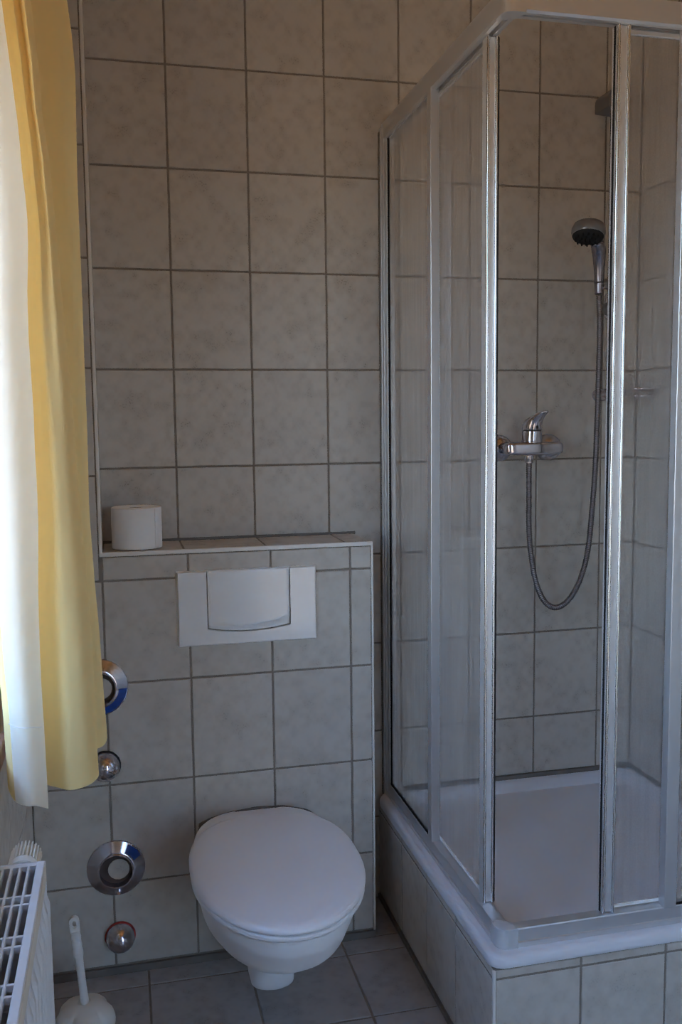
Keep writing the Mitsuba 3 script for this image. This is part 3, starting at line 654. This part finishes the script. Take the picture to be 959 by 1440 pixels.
# profile of a sliding door's closing edge: two ribs with a hollow between, and a black magnet strip
def slide_edge(n, w):
    """in (along, across): across points outwards"""
    pts = [(0, 0.0), (0, 0.0105), (0.0006, 0.0119), (0.0025, 0.0127), (0.0044, 0.0119), (0.005, 0.0105)] + [(0.0052, 0.0075), (w - 0.0052, 0.0075)] + [(w - 0.005, 0.0105), (w - 0.0044, 0.0119), (w - 0.0025, 0.0127), (w - 0.0006, 0.0119), (w, 0.0105), (w, 0.0)]
    return np.array(pts)
DZ0, DZ1 = ZB + 0.040, ZT - 0.046
def sliding(name, label, on_left, a0, a1, lead):
    """a0: trailing end, a1: closing end along the rail"""
    p = key_of(f'{k}__{name}'); labels[p] = {'label': label}
    g = FXL + GI if on_left else FYF + GI
    P = (lambda a, b: (b, a)) if on_left else (lambda a, b: (a, b))
    put(p, 'glass', pane(*P(a0, g), *P(a1, g), DZ0 + 0.006, DZ1 - 0.004), 'mat_lime_glass', False)
    s = 1 if a1 > a0 else -1
    def ub(b0, b1, c0, c1, z0, z1, mat, part, r=0.0015):
        lo, hi = sorted((b0, b1))
        if on_left: m = rbox(c0, c1, lo, hi, z0, z1, r, 1)
        else: m = rbox(lo, hi, c0, c1, z0, z1, r, 1)
        put(p, part, m, mat)
    ub(a0, a0 + s * 0.022, g - 0.004, g + 0.010, DZ0, DZ1, 'mat_painted_aluminium', 'trailing_stile')
    ub(a0 + s * 0.022, a1 - s * 0.004, g - 0.003, g + 0.003, DZ0 + 0.001, DZ0 + 0.008, 'mat_plastic', 'bottom_seal')
    ub(a0 + s * 0.022, a1 - s * 0.004, g - 0.004, g + 0.005, DZ1 - 0.012, DZ1 - 0.002, 'mat_painted_aluminium', 'head_bar')
    return p, g, s
p, g, s = sliding('sliding_door', 'left sliding door pushed half open', True, -0.352, -0.690, -1)
# closing edge of the left door: ribbed face towards the room
def edge_mesh(cx, cy, ux, uy, w, depth):
    """ribbed stile: cross-section (u along ux, out along uy) extruded upwards"""
    sec = slide_edge(None, w)
    sec = np.vstack([sec, [(w, -depth), (0, -depth)]])
    pl = Polygon([(cx + a * ux[0] + b * uy[0], cy + a * ux[1] + b * uy[1]) for a, b in sec])
    m = prism(pl, DZ1 - DZ0); m.apply_translation((0, 0, DZ0)); return m
put(p, 'closing_stile', edge_mesh(FXL + GI - 0.013, -0.688, (1, 0), (0, -1), 0.0225, 0.012), 'mat_stile', 25)
for x in (FXL + GI - 0.0105, FXL + GI + 0.0070):
    put(p, 'edge_bead', tube([[x, -0.6985, DZ0], [x, -0.6985, DZ1]], 0.0028, 14), 'mat_aluminium', 60, 'polished rounded bead of the closing edge')
put(p, 'magnet_strip', rbox(FXL + GI + 0.0095, FXL + GI + 0.0125, -0.700, -0.692, DZ0, DZ1, 0.001, 1), 'mat_rubber', label='black magnetic strip on the closing edge')
p, g, s = sliding('sliding_door', 'right sliding door pushed half open', False, 1.06, 0.800, -1)
put(p, 'closing_stile', edge_mesh(0.7865, FYF + GI - 0.003, (1, 0), (0, -1), 0.0255, 0.010), 'mat_stile', 25)
for x in (0.7890, 0.8095):
    put(p, 'edge_bead', tube([[x, FYF + GI - 0.0135, DZ0], [x, FYF + GI - 0.0135, DZ1]], 0.0028, 14), 'mat_aluminium', 60, 'polished rounded bead of the closing edge')
put(p, 'magnet_strip', rbox(0.7850, 0.7865, FYF + GI - 0.006, FYF + GI - 0.001, DZ0, DZ1, 0.001, 1), 'mat_rubber', label='black magnetic strip on the closing edge')
put(p, 'glass_stile', rbox(0.8123, 0.8185, FYF + GI - 0.004, FYF + GI + 0.004, DZ0, DZ1, 0.001, 1), 'mat_cap_plastic')
p = key_of(f'{k}__fixed_panel')
put(p, 'glass', pane(0.925, FYF + GO, XR - 0.02, FYF + GO), 'mat_lime_glass', False)
put(p, 'end_post', upright(0.9215, 0.9500, FYF - 0.0005, FYF + 0.0215), 'mat_painted_aluminium')
for z in (GZ1 - 0.004, GZ0 - 0.002): put(p, 'glazing_bar', rbox(0.95, XR - 0.02, FYF + 0.005, FYF + 0.013, z, z + 0.005, 0.001, 1), 'mat_rubber')

# ------------------------------------------------------------------ shower fittings
k = thing('shower_mixer', 'chrome single-lever shower mixer on the tiled shower wall', 'shower mixer')
MZ = 1.275
sec = [rrect(-0.5, 0.5, -0.5, 0.5, 0.3, 0)]
def body_ring(x, w, h, yc=-0.078, zc_=MZ):
    a = np.arange(32) * 2 * np.pi / 32
    e = 4.5
    return np.stack([np.full(32, x), yc + w * np.sign(np.cos(a)) * np.abs(np.cos(a)) ** (2 / e), zc_ + h * np.sign(np.sin(a)) * np.abs(np.sin(a)) ** (2 / e)], -1)
bxs = [(0.8765, 0.004, 0.005), (0.878, 0.013, 0.011), (0.882, 0.019, 0.0150), (0.89, 0.023, 0.0170), (0.91, 0.025, 0.0178), (0.96, 0.026, 0.0182), (1.01, 0.025, 0.0178), (1.032, 0.023, 0.0170), (1.042, 0.019, 0.0150), (1.0465, 0.013, 0.011), (1.048, 0.004, 0.005)]
put(k, 'body', loft([body_ring(*b) for b in bxs]), 'mat_chrome', 50)
put(k, 'middle_seam', loft([body_ring(x, 0.0266, 0.0187) for x in (0.9745, 0.9755)]), 'mat_dark', 50)
for x in (0.8915, 1.0415):
    r_ = key_of(f'{k}__rosette')
    put(r_, None, lathe([(0.0375, 0.0), (0.0375, 0.006), (0.0365, 0.014), (0.033, 0.026), (0.026, 0.036), (0.0155, 0.041)], 48, '-y', (x, -0.0005, MZ)), 'mat_chrome', 40)
    put(r_, 'union_nut', lathe([(0.0165, 0.038), (0.0165, 0.062), (0.012, 0.068)], 6, '-y', (x, 0, MZ)), 'mat_chrome', 20)
LX = 0.961
put(k, 'cartridge_housing', lathe([(0.0285, 0.0), (0.0285, 0.004), (0.027, 0.006), (0.027, 0.030), (0.0262, 0.0315), (0.024, 0.032)], 48, 'z', (LX, -0.074, MZ + 0.016)), 'mat_chrome', 40)
put(k, 'seal_or_shade_ring', lathe([(0.0255, 0.0), (0.0255, 0.004)], 40, 'z', (LX, -0.074, MZ + 0.0475)), 'mat_dark', 40)  # shade of the gap under the lever, put in as a dark-coloured ring
def lever_ring(z, rx, ry, dx, dy, n=32):
    a = np.arange(n) * 2 * np.pi / n
    return np.stack([LX + dx + rx * np.cos(a), -0.074 + dy + ry * np.sin(a), np.full(n, MZ + z)], -1)
put(k, 'lever', loft([lever_ring(z, rx, ry, dx, dy) for z, rx, ry, dx, dy in [(0.0505, 0.0265, 0.0265, 0, 0), (0.054, 0.0272, 0.0275, 0, 0), (0.064, 0.0268, 0.0275, 0, -0.001), (0.073, 0.0250, 0.0265, 0.0015, -0.004),
    (0.080, 0.0228, 0.0245, 0.0035, -0.010), (0.086, 0.0198, 0.022, 0.0065, -0.018), (0.091, 0.0170, 0.019, 0.0095, -0.027), (0.096, 0.0140, 0.015, 0.0130, -0.036), (0.100, 0.0105, 0.010, 0.0160, -0.044), (0.1020, 0.004, 0.004, 0.018, -0.048)]]), 'mat_chrome', 60)
put(k, 'lever_hole', lathe([(0.0001, 0.0), (0.0042, 0.0), (0.0042, 0.0006), (0.0001, 0.0007)], 20, '-y', (LX + 0.002, -0.074 - 0.0283, MZ + 0.0585)), 'mat_dark', 40)
put(k, 'hose_outlet', lathe([(0.0125, -0.020), (0.0125, -0.030), (0.0105, -0.034), (0.0105, -0.040)], 24, 'z', (0.953, -0.074, MZ)), 'mat_chrome', 30)

k = thing('shower_hose', 'flexible ribbed metal hose hanging in a loop from the shower mixer', 'shower hose')
hose = [(0.953, -0.074, 1.240), (0.9535, -0.074, 1.15), (0.955, -0.074, 1.05), (0.962, -0.072, 0.985), (0.978, -0.070, 0.905), (1.006, -0.068, 0.845), (1.043, -0.066, 0.824), (1.082, -0.068, 0.845), (1.115, -0.072, 0.905), (1.134, -0.076, 0.985), (1.143, -0.080, 1.10), (1.149, -0.085, 1.25), (1.145, -0.100, 1.45), (1.138, -0.115, 1.60), (1.1305, -0.122, 1.685)]
cp = catmull(hose, 120)
L = np.r_[0, np.cumsum(np.linalg.norm(np.diff(cp, axis=0), axis=1))]
nn = int(L[-1] / 0.00135)
sl = np.linspace(0, L[-1], nn)
cp = np.stack([np.interp(sl, L, cp[:, j]) for j in range(3)], -1)
put(k, None, tube(cp, 0.0074 + 0.0010 * np.sin(sl * 2 * np.pi / 0.0054), 12), 'mat_hose', True)
k = thing('hand_shower', 'grey and chrome hand shower head in its holder on the riser rail', 'shower head')
base = np.array([1.1300, -0.122, 1.688])
hp = [base, base + (0.0, 0, 0.028), base + (-0.001, -0.001, 0.050), base + (-0.004, -0.006, 0.08), base + (-0.013, -0.018, 0.112), base + (-0.030, -0.036, 0.135)]
hpts = catmull(hp, 8)
put(k, 'handle', tube(hpts, np.interp(np.linspace(0, 5, len(hpts)), np.arange(6), [0.0105, 0.0120, 0.0125, 0.0155, 0.0185, 0.0165]), 28), 'mat_handset', True)
put(k, 'handle_ring', tube([base + (0, 0, 0.029), base + (-0.0003, 0, 0.0325)], 0.0128, 28), 'mat_dark', 40)
hd = lathe([(0.0001, -0.030), (0.024, -0.0285), (0.040, -0.022), (0.0455, -0.010), (0.0465, 0.0), (0.044, 0.009), (0.042, 0.011)], 56, 'z')
fc = lathe([(0.0425, 0.010), (0.0415, 0.014), (0.030, 0.021), (0.012, 0.024), (0.0001, 0.0245)], 56, 'z')
nz_ = []
for ringr, cnt in ((0.033, 14), (0.021, 9), (0.009, 4)):
    for i in range(cnt):
        a = 2 * math.pi * i / cnt
        h = np.interp(ringr, [0.009, 0.021, 0.033], [0.0235, 0.0215, 0.018])
        nz_.append(lathe([(0.0027, h), (0.0022, h + 0.006), (0.0001, h + 0.0065)], 10, 'z', (ringr * math.cos(a), ringr * math.sin(a), 0)))
fdir = np.array([-0.20, -0.24, -0.95]); fdir /= np.linalg.norm(fdir)
R = trimesh.geometry.align_vectors([0, 0, 1], fdir)
R[:3, 3] = np.array([1.0690, -0.172, 1.838])
for m in (hd, fc, *nz_): m.apply_scale(0.95); m.apply_transform(R)
put(k, 'housing', hd, 'mat_shower_grey', 50)
put(k, 'spray_face', fc, 'mat_dark', 50)
for m in nz_: put(k, 'nozzle', m, 'mat_rubber', 50)

k = thing('riser_rail', 'chrome riser rail on the shower wall half hidden by the right sliding door', 'shower rail')
RRX, RRY = 1.204, -0.055
put(k, 'bar', tube([[RRX, RRY, 1.405], [RRX, RRY, 2.200]], 0.0100, 24), 'mat_chrome_dull', 40)
def bracket(z):
    pl = Polygon([(0.020, -0.026), (0.020, 0.026)] + [(-0.008 - 0.020 * math.sin(t), 0.004 + 0.022 * math.cos(t)) for t in np.linspace(0, math.pi / 2, 10)] + [(-0.028, -0.022)])
    m = prism(pl, 0.075, '-y'); m.apply_translation((RRX, 0.0, z)); return m
put(k, 'wall_bracket', bracket(2.218), 'mat_shower_grey', 30, 'dark grey upper wall bracket')
put(k, 'wall_bracket', lathe([(0.017, 0.0), (0.017, 0.060), (0.014, 0.072), (0.0001, 0.073)], 32, '-y', (RRX - 0.006, 0, 1.421)), 'mat_chrome', 30, 'chrome lower wall bracket')
h_ = key_of(f'{k}__slider')
put(h_, None, lathe([(0.0001, -0.035), (0.017, -0.035), (0.019, -0.030), (0.019, 0.030), (0.017, 0.035), (0.0001, 0.035)], 32, 'z', (RRX, RRY - 0.004, 1.665)), 'mat_chrome', 30)
put(h_, 'arm', tube([[RRX, RRY - 0.006, 1.722], [1.176, -0.075, 1.722]], 0.0135, 24), 'mat_chrome', 40)
put(h_, 'clamp', tube(catmull([[1.190, -0.075, 1.722], [1.160, -0.098, 1.722], [1.132, -0.121, 1.712]], 5), [0.012] * 5 + [0.011] * 6, 20), 'mat_shower_grey', 40)
put(h_, 'knob', lathe([(0.0001, 0.0), (0.017, 0.0), (0.019, 0.006), (0.017, 0.022), (0.0001, 0.024)], 28, '-y', (RRX - 0.020, RRY - 0.018, 1.655)), 'mat_shower_grey', 40)

k = thing('soap_dish', 'chrome wire soap dish seen blurred through the right shower glass', 'soap dish')
sz = 1.415
ringp = catmull([(1.222, -0.070, sz), (1.238, -0.125, sz), (1.272, -0.140, sz), (1.304, -0.125, sz), (1.310, -0.085, sz), (1.304, -0.045, sz), (1.272, -0.030, sz), (1.238, -0.040, sz), (1.222, -0.070, sz)], 8)
put(k, 'rim', tube(ringp + np.array([0, 0, 0.020]), 0.0045, 12), 'mat_chrome', 40)
put(k, 'rim', tube(ringp, 0.0040, 12), 'mat_chrome', 40)
put(k, 'tray', prism(Polygon([(x, y) for x, y, _ in ringp]).buffer(-0.003), 0.003).apply_translation((0, 0, sz - 0.001)), 'mat_chrome', 30)
put(k, 'arm', tube([[RRX - 0.004, -0.068, sz + 0.006], [1.236, -0.085, sz + 0.006]], 0.007, 14), 'mat_chrome', 40)
for i in range(6):
    x = 1.240 + 0.012 * i
    put(k, 'wire', tube([[x, -0.128, sz], [x, -0.085, sz - 0.006], [x, -0.040, sz]], 0.0018, 8), 'mat_chrome', 40)
